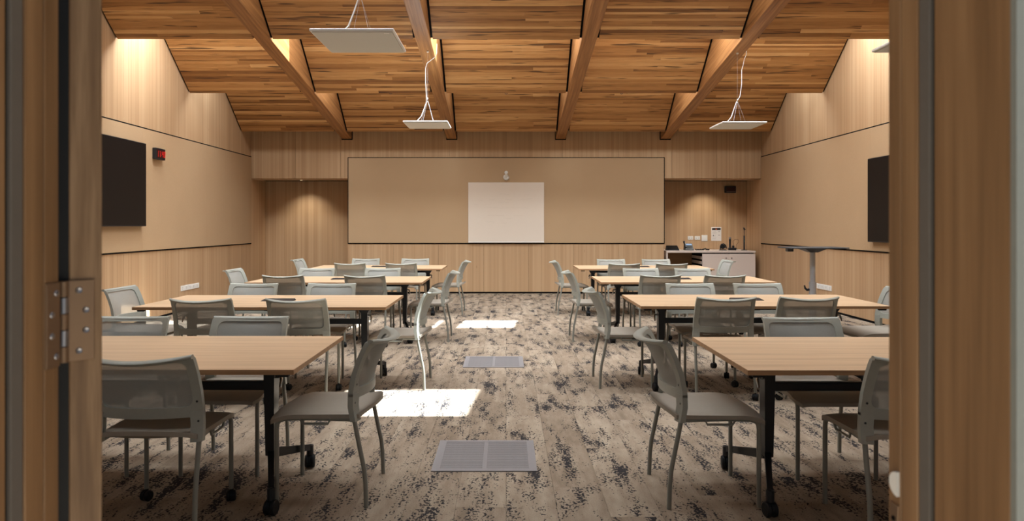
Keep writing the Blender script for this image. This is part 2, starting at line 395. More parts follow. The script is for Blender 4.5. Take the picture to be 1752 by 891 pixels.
for q, (a, b) in enumerate(ADD_WINX):  # added windows out of view, housing the fill lamps
    yq = 0.72; z0, z1 = ADD_WINZ
    wf = MB(); wf.box(a, a+0.05, yq-0.03, yq+0.03, z0, z1).box(b-0.05, b, yq-0.03, yq+0.03, z0, z1).box(a+0.05, b-0.05, yq-0.03, yq+0.03, z0, z0+0.05).box(a+0.05, b-0.05, yq-0.03, yq+0.03, z1-0.05, z1)
    wo = struct(wf.obj('window_%d' % (q+6), 'metal_black'))
    bx('pane', 'glass', a+0.05, b-0.05, yq-0.003, yq+0.003, z0+0.05, z1-0.05, wo)
# jambs: outer lining, brush seal in a groove, inner lining, thin groove, end piece
def jamb(name, x, sx):
    j = struct(bx(name, 'black', min(x, x-sx*0.035)+(0.004 if sx < 0 else 0), max(x, x-sx*0.035)-(0.004 if sx > 0 else 0), FY0+0.004, FY1-0.004, 0, OH))
    def seg(nm, y0, y1, mat, off=0.0):
        xa = x+sx*off; xb = x-sx*0.038
        bx(nm, mat, min(xa, xb), max(xa, xb), y0, y1, 0, OH, j, 0.0012)
    seg('outer_lining', FY0, 0.761, 'jamb'); seg('brush_seal', 0.7675, 0.7875, 'seal', 0.001)
    seg('inner_lining', 0.790, 0.8215, 'jamb', 0.001); seg('end_piece', 0.8235, FY1, 'jamb', 0.001)
    return j
jl = jamb('trim_1', OX0, 1); jr = jamb('trim_2', OX1, -1)
jh = struct(bx('trim_3', 'jamb', OX0-0.04, OX1+0.04, FY0, FY1, OH, OH+0.04))
# strike plate and white round buffer on the right jamb
bx('strike_plate', 'steel', OX1-0.003, OX1+0.002, 0.826, 0.844, 0.93, 1.053, jr, 0.0008)
hd = [(0.8262, 1.079-0.0147), (0.8262, 1.079+0.0147)]+[(0.8262+0.0165*math.cos(R(a)), 1.079+0.0147*math.sin(R(a))) for a in range(75, -76, -15)]
MB().rings([[(OX1-0.0045, y, z) for y, z in hd], [(OX1-0.0005, y, z) for y, z in hd]]).obj('round_buffer', 'white', jr)
for zz in (0.985, 1.035):
    MB().lathe([(0.0005,0),(0.003,0),(0.003,0.0015),(0.0005,0.002)], 10, (OX1-0.0045, 0.835, zz), 'x').obj('screw', 'black', jr)
for j_, xa, xb in ((jl, OX0-0.04, OX0+0.0), (jr, OX1-0.0, OX1+0.04)): bx('corridor_trim', 'corridor_paint', xa, xb, FY0-0.008, FY0-0.0005, 0, OH, j_)
# open door leaf, folded right back into the room, with its hinge
door = struct(bpy.data.objects.new('door_1', None)); COL.objects.link(door); door.location = (OX0-0.0055, 0.868, 0); door.rotation_euler = (0, 0, R(137))
bx('door_leaf', 'door', 0.004, 0.94, -0.046, -0.008, 0.01, OH-0.01, door, 0.0015)
bx('edge_gasket', 'rubber', 0.006, 0.03, -0.0079, 0.010, 0.01, OH-0.01, door)  # added black strip standing in for shade in the hinge gap
HZ0, HZ1 = 1.218, 1.322
hl = bx('hinge_leaf', 'steel', OX0+0.001, OX0+0.0035, 0.824, 0.849, HZ0, HZ1, jl, 0.0006)
for i, zz in enumerate(frange(HZ0+0.013, HZ1-0.013, 3)):
    MB().lathe([(0.0005,0),(0.0042,0),(0.0032,0.0014),(0.0005,0.0006)], 12, (OX0+0.0034, 0.842 if i in (0, 3) else 0.834, zz), 'x').obj('screw', 'steel_bright', hl, True)
h2 = bx('hinge_leaf', 'steel', 0.0005, 0.0042, -0.036, -0.004, HZ0, HZ1, door, 0.0006)
for i, zz in enumerate(frange(HZ0+0.013, HZ1-0.013, 3)):
    MB().lathe([(0.0005,0.0),(0.0042,0.0),(0.0032,-0.0014),(0.0005,-0.0006)], 12, (0.0004, -0.018 if i in (0, 3) else -0.026, zz), 'x').obj('screw', 'steel_bright', h2, True)
for i in range(5):
    a = HZ0+(HZ1-HZ0)*i/5
    MB().lathe([(0.0005,a+0.0006),(0.0065,a+0.0006),(0.0065,a+(HZ1-HZ0)/5-0.0006),(0.0005,a+(HZ1-HZ0)/5-0.0006)], 14, (0.0, 0.0, 0)).obj('hinge_knuckle', 'steel' if i % 2 == 0 else 'steel_bright', door, True)

# ------------------------------------------------------------------ roof with skylight openings, beams, stepped timber ceiling
holes = {9.11: [(-3.10, -1.42), (-0.95, 0.78), (1.22, 1.84), (2.07, 2.91)], 4.83: [(1.22, 2.88)]}
hy = {9.11: (9.10, 9.90), 4.83: (4.86, 5.70)}
rf = MB()
def slab(x0, x1, y0, y1):
    rf.hexa([(x0,y0,roof_z(y0)),(x1,y0,roof_z(y0)),(x1,y1,roof_z(y1)),(x0,y1,roof_z(y1)),(x0,y0,roof_z(y0)+0.1),(x1,y0,roof_z(y0)+0.1),(x1,y1,roof_z(y1)+0.1),(x0,y1,roof_z(y1)+0.1)])
XE = WX+0.25
slab(-XE, XE, FY0-0.05, 4.86); slab(-XE, XE, 5.70, 9.10); slab(-XE, XE, 9.90, RY+0.15)
for k, hs in holes.items():
    y0, y1 = hy[k]; x = -XE
    for a, b in hs: slab(x, a, y0, y1); x = b
    slab(x, XE, y0, y1)
ceil = struct(rf.obj('ceiling', 'white_wall'))
n = 0
for k, hs in holes.items():
    y0, y1 = hy[k]
    for a, b in hs:
        n += 1
        zt = 0.10
        wdw = struct(MB().tube([(a,y0,roof_z(y0)+zt),(b,y0,roof_z(y0)+zt),(b,y1,roof_z(y1)+zt),(a,y1,roof_z(y1)+zt)], 0.02, 4, True).obj('window_%d' % n, 'metal_black'))
        MB().add([(a,y0,roof_z(y0)+zt+0.01),(b,y0,roof_z(y0)+zt+0.01),(b,y1,roof_z(y1)+zt+0.01),(a,y1,roof_z(y1)+zt+0.01)], [(0,1,2,3)]).obj('pane', 'glass', wdw)

def make_panel(x0, x1, yb, rng):
    zb = beam_z(yb)+0.005; yt = yb-PLEN; zt = zb+PLEN*PRISE
    d = Vector((0, yt-yb, zt-zb)); Ls = d.length; d.normalize(); nrm = Vector((0, -d.z, d.y))  # nrm points up-back
    if nrm.z < 0: nrm = -nrm
    o0 = Vector((0, yb, zb))
    def P(x, s, h): q = o0+d*s+nrm*h; return (x, q.y, q.z)
    def bxp(mb, xa, xb, s0, s1, h0, h1):
        mb.hexa([P(xa,s0,h0),P(xb,s0,h0),P(xb,s1,h0),P(xa,s1,h0),P(xa,s0,h1),P(xb,s0,h1),P(xb,s1,h1),P(xa,s1,h1)])
    base = MB(); bxp(base, x0-0.008, x1+0.008, 0.006, Ls, 0.022, 0.10)
    pan = base.obj('ceiling_panel', 'black', ceil)
    mb = MB(); tones = []; s = 0.0
    while s < Ls-0.01:
        wd = rng.choice((0.036, 0.05, 0.062)); e = min(s+wd, Ls)
        x = x0+0.022; rowt = rng.random()
        while x < x1-0.023:
            ln = rng.uniform(0.5, 2.4); xe = x+ln
            if xe > x1-0.25: xe = x1-0.022
            pr = rng.uniform(0, 0.0025)
            bxp(mb, x, xe-0.0008, s, e-0.0012, -pr, 0.024)
            tv = min(1, max(0, 0.5*rowt+0.5*rng.random()+rng.uniform(-0.12, 0.12)))
            if rng.random() < 0.07: tv *= 0.25
            tones += [tv]*8; x = xe
        s = e
    ob = mb.obj('lamella_boards', 'board', pan); ob['kind'] = 'stuff'
    at = ob.data.attributes.new('tone', 'FLOAT', 'POINT')
    if len(at.data) == len(tones): at.data.foreach_set('value', tones)
    return pan
rng = random.Random(31)
for yb in ROWS:
    for (x0, x1) in BAYS:
        make_panel(x0+0.004, x1-0.004, yb, rng)
BN = ('leftmost sloping timber ceiling beam, left of the near hanging panel', 'second sloping timber ceiling beam from the left, above the hanging panels',
      'third sloping timber ceiling beam from the left, with nothing hung from it', 'rightmost sloping timber ceiling beam, above the far right hanging panel')
for bxp_, nm in zip(BEAMS, BN):
    bt = thing('ceiling_beam', nm, 'beam', (bxp_, D, beam_z(D)), 0, 'sloping ceiling beams')
    hw_ = 0.1; y0 = FY1-D+0.01; s0 = 0.15*(-y0)
    MB().hexa([(-hw_,y0,s0),(hw_,y0,s0),(hw_,-0.012,0.002),(-hw_,-0.012,0.002),(-hw_,y0,s0+0.84),(hw_,y0,s0+0.84),(hw_,-0.012,0.842),(-hw_,-0.012,0.842)]).obj('beam_timber', 'beam', bt, False, 0.006)
    sh = MB(); sh.box(-hw_-0.012, hw_+0.012, -0.01, 0.0, -0.015, 0.5)
    sh.obj('end_shoe', 'black', bt)

# little eye hooks in the ceiling panels
k = 0
HK = [(0, -4.27, 'far left bay, beneath the bright skylight slot'), (2, 0.0, 'centre bay, upper of the two there'), (3, 2.13, 'second bay from the right, upper row'), (4, 4.27, 'far right bay, upper row'),
      (1, -2.13, 'second bay from the left, lower row'), (5, 0.0, 'centre bay, lower of the two there'), (6, 2.13, 'second bay from the right, lower row')]
for i, x, nm in HK:
    yb = 11.20 if i in (0, 2, 3, 4) else 13.40
    s = 0.95 if yb == 11.20 else 0.80
    y = yb-s; z = beam_z(yb)+0.005+s*PRISE
    h = thing('ceiling_eye_hook', 'small eye hook on timber ceiling panel, '+nm, 'hook', (x, y, z-0.004), 0, 'eye hooks on the ceiling panels')
    MB().lathe([(0.002,-0.012),(0.02,-0.010),(0.02,0.004),(0.002,0.01)], 12).obj('base_plate', 'metal_black', h, True)
    MB().tube([(0.022*math.cos(a), 0, -0.036+0.022*math.sin(a)) for a in frange(0, 2*math.pi, 14)[:-1]], 0.005, 6, True).obj('eye_ring', 'chrome', h, True)

# ------------------------------------------------------------------ pinboards on the walls
def pin(name, label, boxf, boxb, joints=()):
    t = thing(name, label, 'pinboard')
    bx('shadow_frame', 'black', *boxb, t); return t
PZ0, PZ1 = 1.023, 2.785
t = thing('pinboard', 'long tan fabric pinboard across the back wall behind the whiteboard', 'pinboard', (0, D, PZ0))
bx('shadow_frame', 'black', -3.232, 3.232, -0.012, 0.0, -0.012, 1.745+0.008, t)
bx('fabric_panel', 'fabric', -3.215, 3.215, -0.022, -0.012, 0.006, 1.738, t, 0.002)
for sx, nm in ((-1, 'left'), (1, 'right')):
    t = thing('pinboard', 'tan fabric pinboard running along the %s wall around the black screen' % nm, 'pinboard', (sx*WX, D, PZ0))
    a, b = sorted((0, -sx*0.012)); bx('shadow_frame', 'black', a, b, -10.5, -0.001, -0.014, 1.772, t)
    a, b = sorted((-sx*0.012, -sx*0.022))
    ys = [-10.48, -8.4, -6.3, -4.2, -2.1, -0.02]
    for y0, y1 in zip(ys[:-1], ys[1:]): bx('fabric_panel', 'fabric', a, b, y0+0.0008, y1-0.0008, 0.006, 1.752, t)

# whiteboard and conference camera
t = thing('whiteboard', 'blank white board with faint wiped writing on the back pinboard', 'whiteboard', (0, D-0.022, 1.036))
bx('board_face', 'board_white', -0.772, 0.772, -0.024, 0.0, 0.0, 1.226, t, 0.004)
bx('bottom_ledge', 'white', -0.772, 0.772, -0.034, -0.0245, 0.0, 0.022, t, 0.003)
scr = MB(); rg = random.Random(5)
for (cx, cz, ww) in [(-0.02,0.98,0.22),(0.06,0.88,0.16),(-0.28,0.87,0.12),(0.42,0.89,0.26),(-0.03,0.82,0.24),(-0.52,0.86,0.10),(0.0,0.71,0.3),(0.3,0.71,0.34),(-0.3,0.72,0.3),(-0.2,0.55,0.36),(0.05,0.50,0.22),(0.25,0.55,0.2),(-0.32,0.42,0.18),(-0.04,0.40,0.12),(-0.6,0.77,0.1)]:
    nn = int(ww/0.012); pp = [(cx-ww/2+i*0.012, cz+rg.uniform(-0.014, 0.014)) for i in range(nn)]
    for p, q in zip(pp[:-1], pp[1:]):
        scr.add([(p[0],-0.0245,p[1]-0.002),(q[0],-0.0245,q[1]-0.002),(q[0],-0.0245,q[1]+0.002),(p[0],-0.0245,p[1]+0.002)], [(0,1,2,3)])
scr.obj('faint_writing', 'scribble', t)['kind'] = 'stuff'
t = thing('wall_camera', 'small white wall mounted camera above the whiteboard', 'camera', (0, D-0.022, 2.395))
MB().lathe([(0.002,0.0),(0.062,0.0),(0.062,-0.02),(0.05,-0.05),(0.03,-0.06),(0.002,-0.062)], 24, (0,0,-0.03), 'y').obj('round_base', 'white', t, True)
MB().tube([(0,-0.05,-0.03),(0,-0.09,0.0),(0,-0.10,0.04)], 0.022, 12).obj('neck', 'white', t, True)
MB().lathe([(0.002,0.0),(0.034,-0.002),(0.036,-0.05),(0.032,-0.075),(0.002,-0.078)], 20, (0,-0.06,0.06), 'y').obj('camera_head', 'white', t, True)

# black screens on the side walls
def screen(sx, y0, y1, z0, z1, label):
    t = thing('wall_screen', label, 'screen', (sx*(WX-0.022), (y0+y1)/2, z0))
    hl_ = (y1-y0)/2; H = z1-z0
    a, b = sorted((-sx*0.03, -sx*0.075)); bx('screen_body', 'metal_black', a, b, -hl_, hl_, 0, H, t, 0.004)
    a, b = sorted((-sx*0.0752, -sx*0.077)); bx('screen_glass', 'screen', a, b, -hl_+0.012, hl_-0.012, 0.016, H-0.012, t)
    a, b = sorted((0, -sx*0.031)); bx('wall_bracket', 'metal_black', a, b, -0.4, 0.4, 0.3, H-0.3, t)
screen(-1, 7.62, 9.70, 1.375, 2.55, 'large black screen on left pinboard beside the red digital clock')
screen(1, 7.58, 9.66, 1.157, 2.33, 'large black screen on right pinboard at the door frame edge')

# digital clocks
SEG = {'0': 'abcdef', '1': 'bc', '4': 'bcfg'}
def digits(txt, cell, h, th):                                   # strokes in (u, v)
    out = []; u = 0
    for ch in txt:
        if ch == ':':
            for v in (h*0.3, h*0.68): out.append((u+cell*0.1, u+cell*0.1+th, v, v+th))
            u += cell*0.42; continue
        wd = cell*0.62
        sg = {'a': (0, wd, h-th, h), 'd': (0, wd, 0, th), 'g': (0, wd, h/2-th/2, h/2+th/2), 'b': (wd-th, wd, h/2, h), 'c': (wd-th, wd, 0, h/2), 'f': (0, th, h/2, h), 'e': (0, th, 0, h/2)}
        for k_ in SEG[ch]:
            a, b, c, d_ = sg[k_]; out.append((u+a, u+b, c, d_))
        u += cell
    return out
t = thing('digital_clock', 'black digital clock showing red 11:40 on the left pinboard', 'clock', (-WX+0.022, 10.14, 2.365))
bx('clock_case', 'metal_black', 0.0, 0.06, -0.135, 0.135, 0.0, 0.165, t, 0.006)
bx('display_window', 'redpanel', 0.0602, 0.061, -0.118, 0.118, 0.022, 0.143, t)
u0 = -0.104
for ch in '11:40':
    dg = MB()
    for a, b, c, d_ in digits(ch, 0.056, 0.088, 0.0085):
        dg.hexa([(x_, u0+u_+0.12*v_, 0.038+v_) for x_ in (0.0612, 0.0622) for u_, v_ in ((a, c), (b, c), (b, d_), (a, d_))])
    o = dg.obj('colon' if ch == ':' else 'red_digit', 'led', t)
    if ch == ':': o['kind'] = 'stuff'
    u0 += 0.056*(0.42 if ch == ':' else 1)

t = thing('display_sign', 'small black box sign with dark red display high in right recess', 'sign', (4.85, RY, 2.09))
bx('sign_case', 'metal_black', -0.12, 0.12, -0.05, 0.0, 0.0, 0.145, t, 0.008)
bx('display_window', 'redpanel', -0.085, 0.105, -0.0515, -0.0502, 0.035, 0.122, t)
bx('display_sill', 'sign_grey', -0.088, 0.108, -0.056, -0.0502, 0.018, 0.030, t)

# wall power outlets
def plates(sx, ys, label, group):
    for i, y in enumerate(ys):
        t = thing('power_outlet', label % (('nearest the door', 'second from the door', 'third from the door', 'fourth from the door', 'farthest from the door')[i]), 'outlet', (sx*WX, y, 0.335), 0, group)
        a, b = sorted((0, -sx*0.010)); bx('face_plate', 'white', a, b, -0.062, 0.062, 0, 0.085, t, 0.003)
        a, b = sorted((-sx*0.0102, -sx*0.0135)); bx('rocker_switch', 'white', a, b, 0.02, 0.042, 0.045, 0.072, t, 0.002)
        pin_ = MB()
        for yy, zz in ((-0.022, 0.05), (-0.004, 0.05), (-0.013, 0.028)):
            a, b = sorted((-sx*0.0101, -sx*0.0106)); bx('socket_slot', 'ink', a, b, yy-0.0025, yy+0.0025, zz-0.006, zz+0.006, t)
plates(-1, [10.985, 11.115, 11.245, 11.375, 11.505], 'white power outlet low on left timber wall, %s', 'power outlets on the left wall')
plates(1, [10.985, 11.115, 11.245, 11.375], 'white power outlet low on right timber wall, %s', 'power outlets on the right wall')

# ------------------------------------------------------------------ floor grilles
def grille(y, label):
    t = thing('floor_grille', label, 'floor vent', (-0.125, y, 0), 0, 'floor air grilles')
    fr = MB(); hx, hy_ = 0.30, 0.275
    fr.box(-hx, hx, -hy_, -hy_+0.035, 0.0, 0.006).box(-hx, hx, hy_-0.035, hy_, 0.0, 0.006).box(-hx, -hx+0.045, -hy_+0.035, hy_-0.035, 0.0, 0.006).box(hx-0.045, hx, -hy_+0.035, hy_-0.035, 0.0, 0.006)
    fr.obj('frame', 'grille', t)
    bx('centre_bar', 'grille', -0.012, 0.012, -hy_+0.035, hy_-0.035, 0.0, 0.0055, t)
    bx('dark_tray', 'ink', -hx+0.045, hx-0.045, -hy_+0.035, hy_-0.035, 0.0002, 0.0012, t)
    nb = 30; me = MB().box(-hx+0.045, hx-0.045, -0.0062, 0.0062, 0.001, 0.005).mesh('grille_bar', 'grille')
    for i in range(nb):
        link('grille_bar', me, t, (0, -hy_+0.035+(i+0.5)*(2*hy_-0.07)/nb, 0))
grille(4.13, 'grey metal floor grille in the carpet, nearer the viewer')
grille(6.95, 'grey metal floor grille in the carpet, farther up the aisle')

# ------------------------------------------------------------------ flip-top tables
def make_caster(parent, loc, r=0.036, rot=0.0):
    c = MB()
    for s in (-1, 1):
        c.lathe([(0.004, s*0.006), (r*0.9, s*0.007), (r, s*0.011), (r, s*0.022), (r*0.85, s*0.027), (0.004, s*0.028)], 18, (0, 0, r), 'x')
    c.lathe([(0.004, -0.0055), (r*0.93, -0.0055), (r*0.93, 0.0055), (0.004, 0.0055)], 14, (0, 0, r*1.06), 'x')
    c.tube([(0, 0, r), (0, 0.006, r*2.0), (0, 0.008, r*2.35)], 0.008, 8)
    o = c.obj('caster', 'rubber', parent, True); o.location = loc; o.rotation_euler = (0, 0, rot); return o
def make_table(depth, flap=True):
    t = thing('flip_top_table', '', 'table')
    L, H = 1.025, depth/2
    top = MB().box(-L, L, -H, H, 0.7065, 0.73).obj('tabletop', 'top', t, False, 0.0015)
    e = MB().box(-L-0.0012, L+0.0012, -H-0.0012, -H, 0.7065, 0.7295).obj('edge_band', 'edge', top); e = MB().box(-L-0.0012, L+0.0012, H, H+0.0012, 0.7065, 0.7295).obj('edge_band', 'edge', top)
    for s in (-1, 1): MB().box(s*L-0.0006, s*L+0.0006, -H, H, 0.7065, 0.7295).obj('edge_band', 'edge', top)
    bx('crossbar', 'metal_black', -0.74, 0.74, -0.018, 0.018, 0.525, 0.572, t, 0.004)
    MB().tube([(-0.74,0.03,0.655),(0.74,0.03,0.655)], 0.017, 10).obj('flip_shaft', 'metal_black', t, True)
    # power flap in the middle of the top, black and slightly raised
    if flap: fl = MB().hexa([(-0.14,-0.05,0.7302),(0.14,-0.05,0.7302),(0.14,0.05,0.7302),(-0.14,0.05,0.7302),(-0.14,-0.05,0.7325),(0.14,-0.05,0.7325),(0.13,0.05,0.745),(-0.13,0.05,0.745)]).obj('power_flap', 'metal_black', t)
    bx('cable_box', 'metal_black', -0.15, 0.15, 0.06, 0.12, 0.63, 0.7062, t, 0.004)
    for sx in (-1, 1):
        cx = sx*(L-0.265)
        lg = MB()
        lg.hexa([(cx-0.022,-0.03,0.185),(cx+0.022,-0.03,0.185),(cx+0.022,0.03,0.185),(cx-0.022,0.03,0.185),(cx-0.028,-0.042,0.625),(cx+0.028,-0.042,0.625),(cx+0.028,0.042,0.625),(cx-0.028,0.042,0.625)])
        lg.hexa([(cx-0.028,-0.042,0.625),(cx+0.028,-0.042,0.625),(cx+0.028,0.042,0.625),(cx-0.028,0.042,0.625),(cx-0.07,-0.05,0.688),(cx+0.07,-0.05,0.688),(cx+0.07,0.05,0.688),(cx-0.07,0.05,0.688)])
        leg = lg.obj('leg', 'metal_black', t)
        bx('top_plate', 'metal_black', cx-0.075, cx+0.075, -0.28, 0.28, 0.689, 0.706, leg, 0.003)
        lv = MB().tube([(cx+sx*0.029,-0.02,0.60),(cx+sx*0.055,-0.02,0.60),(cx+sx*0.062,-0.03,0.585),(cx+sx*0.062,-0.05,0.55)], [0.012,0.010,0.009,0.006], 10).obj('release_lever', 'chrome', leg, True)
        ex = sx*(L-0.155)
        for sy in (-1, 1):
            MB().hexa([(cx-0.017,0,0.165),(cx+0.017,0,0.165),(cx+0.017,sy*0.02,0.165),(cx-0.017,sy*0.02,0.165),(cx-0.017,0,0.215),(cx+0.017,0,0.215),(cx+0.017,sy*0.02,0.215),(cx-0.017,sy*0.02,0.215)])
            am = MB(); st = []
            for q in frange(0, 1, 5):
                xx = cx+(ex-cx)*q; yy = sy*(0.01+0.315*q); zz = 0.19-0.075*q; hh = 0.026-0.010*q; ww = 0.017-0.003*q
                st.append([(xx-ww,yy,zz-hh),(xx+ww,yy,zz-hh),(xx+ww,yy,zz+hh),(xx-ww,yy,zz+hh)])
            am.rings(st)
            am.lathe([(0.003,0.075),(0.020,0.075),(0.020,0.128),(0.003,0.132)], 12, (ex, sy*0.325, 0))
            am.obj('foot_arm', 'metal_black', leg)
            make_caster(leg, (ex, sy*0.325, 0), 0.037, R(10*sx*sy))
    for sx in (-1, 1):
        for sy in (-1, 1):
            bx('corner_bumper', 'rubber', sx*(L-0.06)-0.03, sx*(L-0.06)+0.03, sy*(H-0.03)-0.015, sy*(H-0.03)+0.015, 0.692, 0.7062, t, 0.003)
    return t
TL = {}
RN = ('nearest the viewer', 'second row from the viewer', 'third row from the viewer', 'last row by the back wall')
for side, xc, dep, ys in (('left', -2.0, 0.955, (3.13, 5.52, 7.89, 10.37)), ('right', 2.13, 0.93, (3.12, 5.59, 7.93, 10.34))):
    proto = None
    for i, y in enumerate(ys):
        plainrow = i == 0
        t = make_table(dep, not plainrow) if (plainrow or proto is None) else copy_tree(proto)
        if not plainrow: proto = proto or t
        t.location = (xc, y+dep/2, 0)
        tag(t, 'oak topped flip table on %s side of aisle, %s' % (side, RN[i]), 'table', 'flip-top tables')
        TL[side, i] = t

# ------------------------------------------------------------------ mesh-back chairs
PROF = [(0.425,-0.168),(0.50,-0.155),(0.57,-0.156),(0.65,-0.170),(0.73,-0.197),(0.785,-0.222),(0.82,-0.242)]
def lerp_tab(tab, z):
    if z <= tab[0][0]: return tab[0][1]
    for (a, va), (b, vb) in zip(tab[:-1], tab[1:]):
        if z <= b: return va+(vb-va)*(z-a)/(b-a)
    return tab[-1][1]
def BK(s, z, off=0.0):
    hw_ = 0.246+(0.233-0.246)*(z-0.425)/0.395; bow = 0.045+0.038*(z-0.425)/0.395
    zz = z-0.014*(1-s*s)*max(0.0, (z-0.60)/0.22)
    return (s*hw_, lerp_tab(PROF, z)-bow*(1-s*s)+off, zz)
def rrect(x0, x1, z0, z1, r, nc=4, nx=14, nz=10):
    pts = []
    def line(a, b, n_):
        for i in range(n_): pts.append((a[0]+(b[0]-a[0])*i/n_, a[1]+(b[1]-a[1])*i/n_))
    def arc(cx, cz, a0):
        for i in range(nc): a = R(a0+90*i/nc); pts.append((cx+r[0]*math.cos(a), cz+r[1]*math.sin(a)))
    line((x0+r[0],z0),(x1-r[0],z0),nx); arc(x1-r[0],z0+r[1],-90); line((x1,z0+r[1]),(x1,z1-r[1]),nz); arc(x1-r[0],z1-r[1],0)
    line((x1-r[0],z1),(x0+r[0],z1),nx); arc(x0+r[0],z1-r[1],90); line((x0,z1-r[1]),(x0,z0+r[1]),nz); arc(x0+r[0],z0+r[1],180)
    return pts
def chair_meshes():
    m = {}
    b = MB(); lo = rrect(-1, 1, 0.535, 0.82, (0.05, 0.012)); li = rrect(-0.855, 0.855, 0.582, 0.800, (0.14, 0.034))
    rf_ = [BK(s, z, 0.010) for s, z in lo]; rfi = [BK(s, z, 0.008) for s, z in li]; rbi = [BK(s, z, -0.010) for s, z in li]; rb = [BK(s, z, -0.015) for s, z in lo]
    b.rings([rf_, rfi, rbi, rb], closed=True)
    for sg in (-1, 1):
        g = [[BK(sg*s, z, 0.010) for s in (0.80, 0.90, 1.0)] for z in (0.425, 0.46, 0.50, 0.54, 0.56)]
        b.sheet(g, 0.026, (0, -1, 0))
    lip = []
    for s in frange(-1, 1, 22):
        x, y, z = BK(s, 0.82); k = 0.55+0.45*(1-abs(s)**6)
        lip.append([(x, y-0.012+0.026*k*math.cos(a), z-0.002+0.010*math.sin(a)-0.010*k*(1-math.cos(a))*0.4*0) for a in frange(0, 2*math.pi, 10)[:-1]])
    b.rings(lip)
    m['back_frame'] = b.mesh('back_frame', 'chair', True)
    g = [[BK(s, z, -0.001) for s in frange(-0.87, 0.87, 14)] for z in frange(0.575, 0.806, 8)]
    m['back_mesh'] = MB().sheet(g).mesh('back_mesh', 'mesh', True)
    g = []
    for v in frange(0, 1, 16):
        row = []
        for u in frange(-1, 1, 16):
            wd = 0.226+0.012*v-0.035*max(0, (v-0.86)/0.14)**2
            y = -0.196+0.456*v-0.075*(1-u*u)*(1-v)**2-0.012*u*u*max(0, (v-0.8)/0.2)
            z = 0.466-0.012*(1-u*u)*math.sin(math.pi*min(1, v*1.15))-0.036*max(0, (v-0.70)/0.30)**2+0.030*(1-u*u)*max(0, (0.16-v)/0.16)**2-0.008*abs(u)**8
            row.append((u*wd, y, z))
        g.append(row)
    m['seat'] = MB().sheet(g, 0.020, (0, 0, -1)).mesh('seat', 'seat', True)
    for nm, cut in (('', 0.0), ('c', 0.062)):
        for sg in (-1, 1):
            m['front_leg'+nm, sg] = MB().tube([(sg*0.214,0.213,cut),(sg*0.214,0.213,0.20),(sg*0.214,0.213,0.385),(sg*0.2138,0.209,0.410),(sg*0.2132,0.197,0.425),(sg*0.212,0.17,0.4335),(sg*0.212,0.05,0.436),(sg*0.212,-0.17,0.430)], 0.0115, 10).mesh('leg', 'leg', True)
            m['rear_leg'+nm, sg] = MB().tube([(sg*0.233,-0.235,cut),(sg*0.232,-0.231,0.12),(sg*0.231,-0.224,0.19),(sg*0.229,-0.211,0.25),(sg*0.226,-0.175,0.427)], 0.0115, 10).mesh('leg', 'leg', True)
    for sg in (-1, 1):
        m['bracket', sg] = MB().tube([(sg*0.226,-0.055,0.436),(sg*0.226,-0.045,0.412),(sg*0.226,0.08,0.412),(sg*0.226,0.095,0.436)], 0.0065, 6).mesh('side_bracket', 'leg', True)
    m['screw'] = MB().lathe([(0.0004,0),(0.0052,0),(0.0048,-0.002),(0.0004,-0.0028)], 10, (0,0,0), 'y').mesh('screw', 'metal_black', True)
    cm = MB(); r = 0.027
    for s in (-1, 1): cm.lathe([(0.003, s*0.004), (r*0.9, s*0.005), (r, s*0.009), (r, s*0.018), (r*0.8, s*0.023), (0.003, s*0.024)], 16, (0, 0, r), 'x')
    cm.lathe([(0.003,-0.0035),(r*0.95,-0.0035),(r*0.95,0.0035),(0.003,0.0035)], 12, (0,0,r*1.05), 'x'); cm.tube([(0,0.004,r),(0,0.002,0.062)], 0.008, 8)
    m['caster'] = cm.mesh('caster', 'rubber', True)
    return m
CM = chair_meshes()
def make_chair(casters, screws=False):
    t = thing('mesh_chair', '', 'chair', group='mesh-back chairs')
    link('seat', CM['seat'], t); bf = link('back_frame', CM['back_frame'], t); link('back_mesh', CM['back_mesh'], t)
    n_ = 'c' if casters else ''
    for sg in (-1, 1):
        f_ = link('leg', CM['front_leg'+n_, sg], t); r_ = link('leg', CM['rear_leg'+n_, sg], t)
        link('side_bracket', CM['bracket', sg], t)
        if casters:
            c = link('caster', CM['caster'], f_, (sg*0.214, 0.213, 0)); c.rotation_euler = (0, 0, R(20*sg))
            c = link('caster', CM['caster'], r_, (sg*0.233, -0.235, 0)); c.rotation_euler = (0, 0, R(-25*sg))
        if screws:
            for z in (0.515, 0.605):
                p = BK(sg*0.925, z, -0.0155); link('screw', CM['screw'], bf, p)
    return t
PR = {(c, s): make_chair(c, s) for c in (False, True) for s in (False, True)}
used = set()
def chair(x, y, face, label, casters=False, screws=False):
    key = (casters, screws)
    t = PR[key] if key not in used else copy_tree(PR[key]); used.add(key)
    t.location = (x, y, 0); t.rotation_euler = (0, 0, face); tag(t, label, 'chair', 'mesh-back chairs'); return t
F, B_, LFT, RGT = 0.0, math.pi, R(90), R(-90)          # local +y is the way the sitter faces
TN = ('nearest', 'second', 'third', 'last')
def lab(side, i, where): return 'grey mesh chair at %s %s table, %s' % (TN[i], side, where)
NL = 'backed to the viewer, '; FL = 'facing the viewer, '
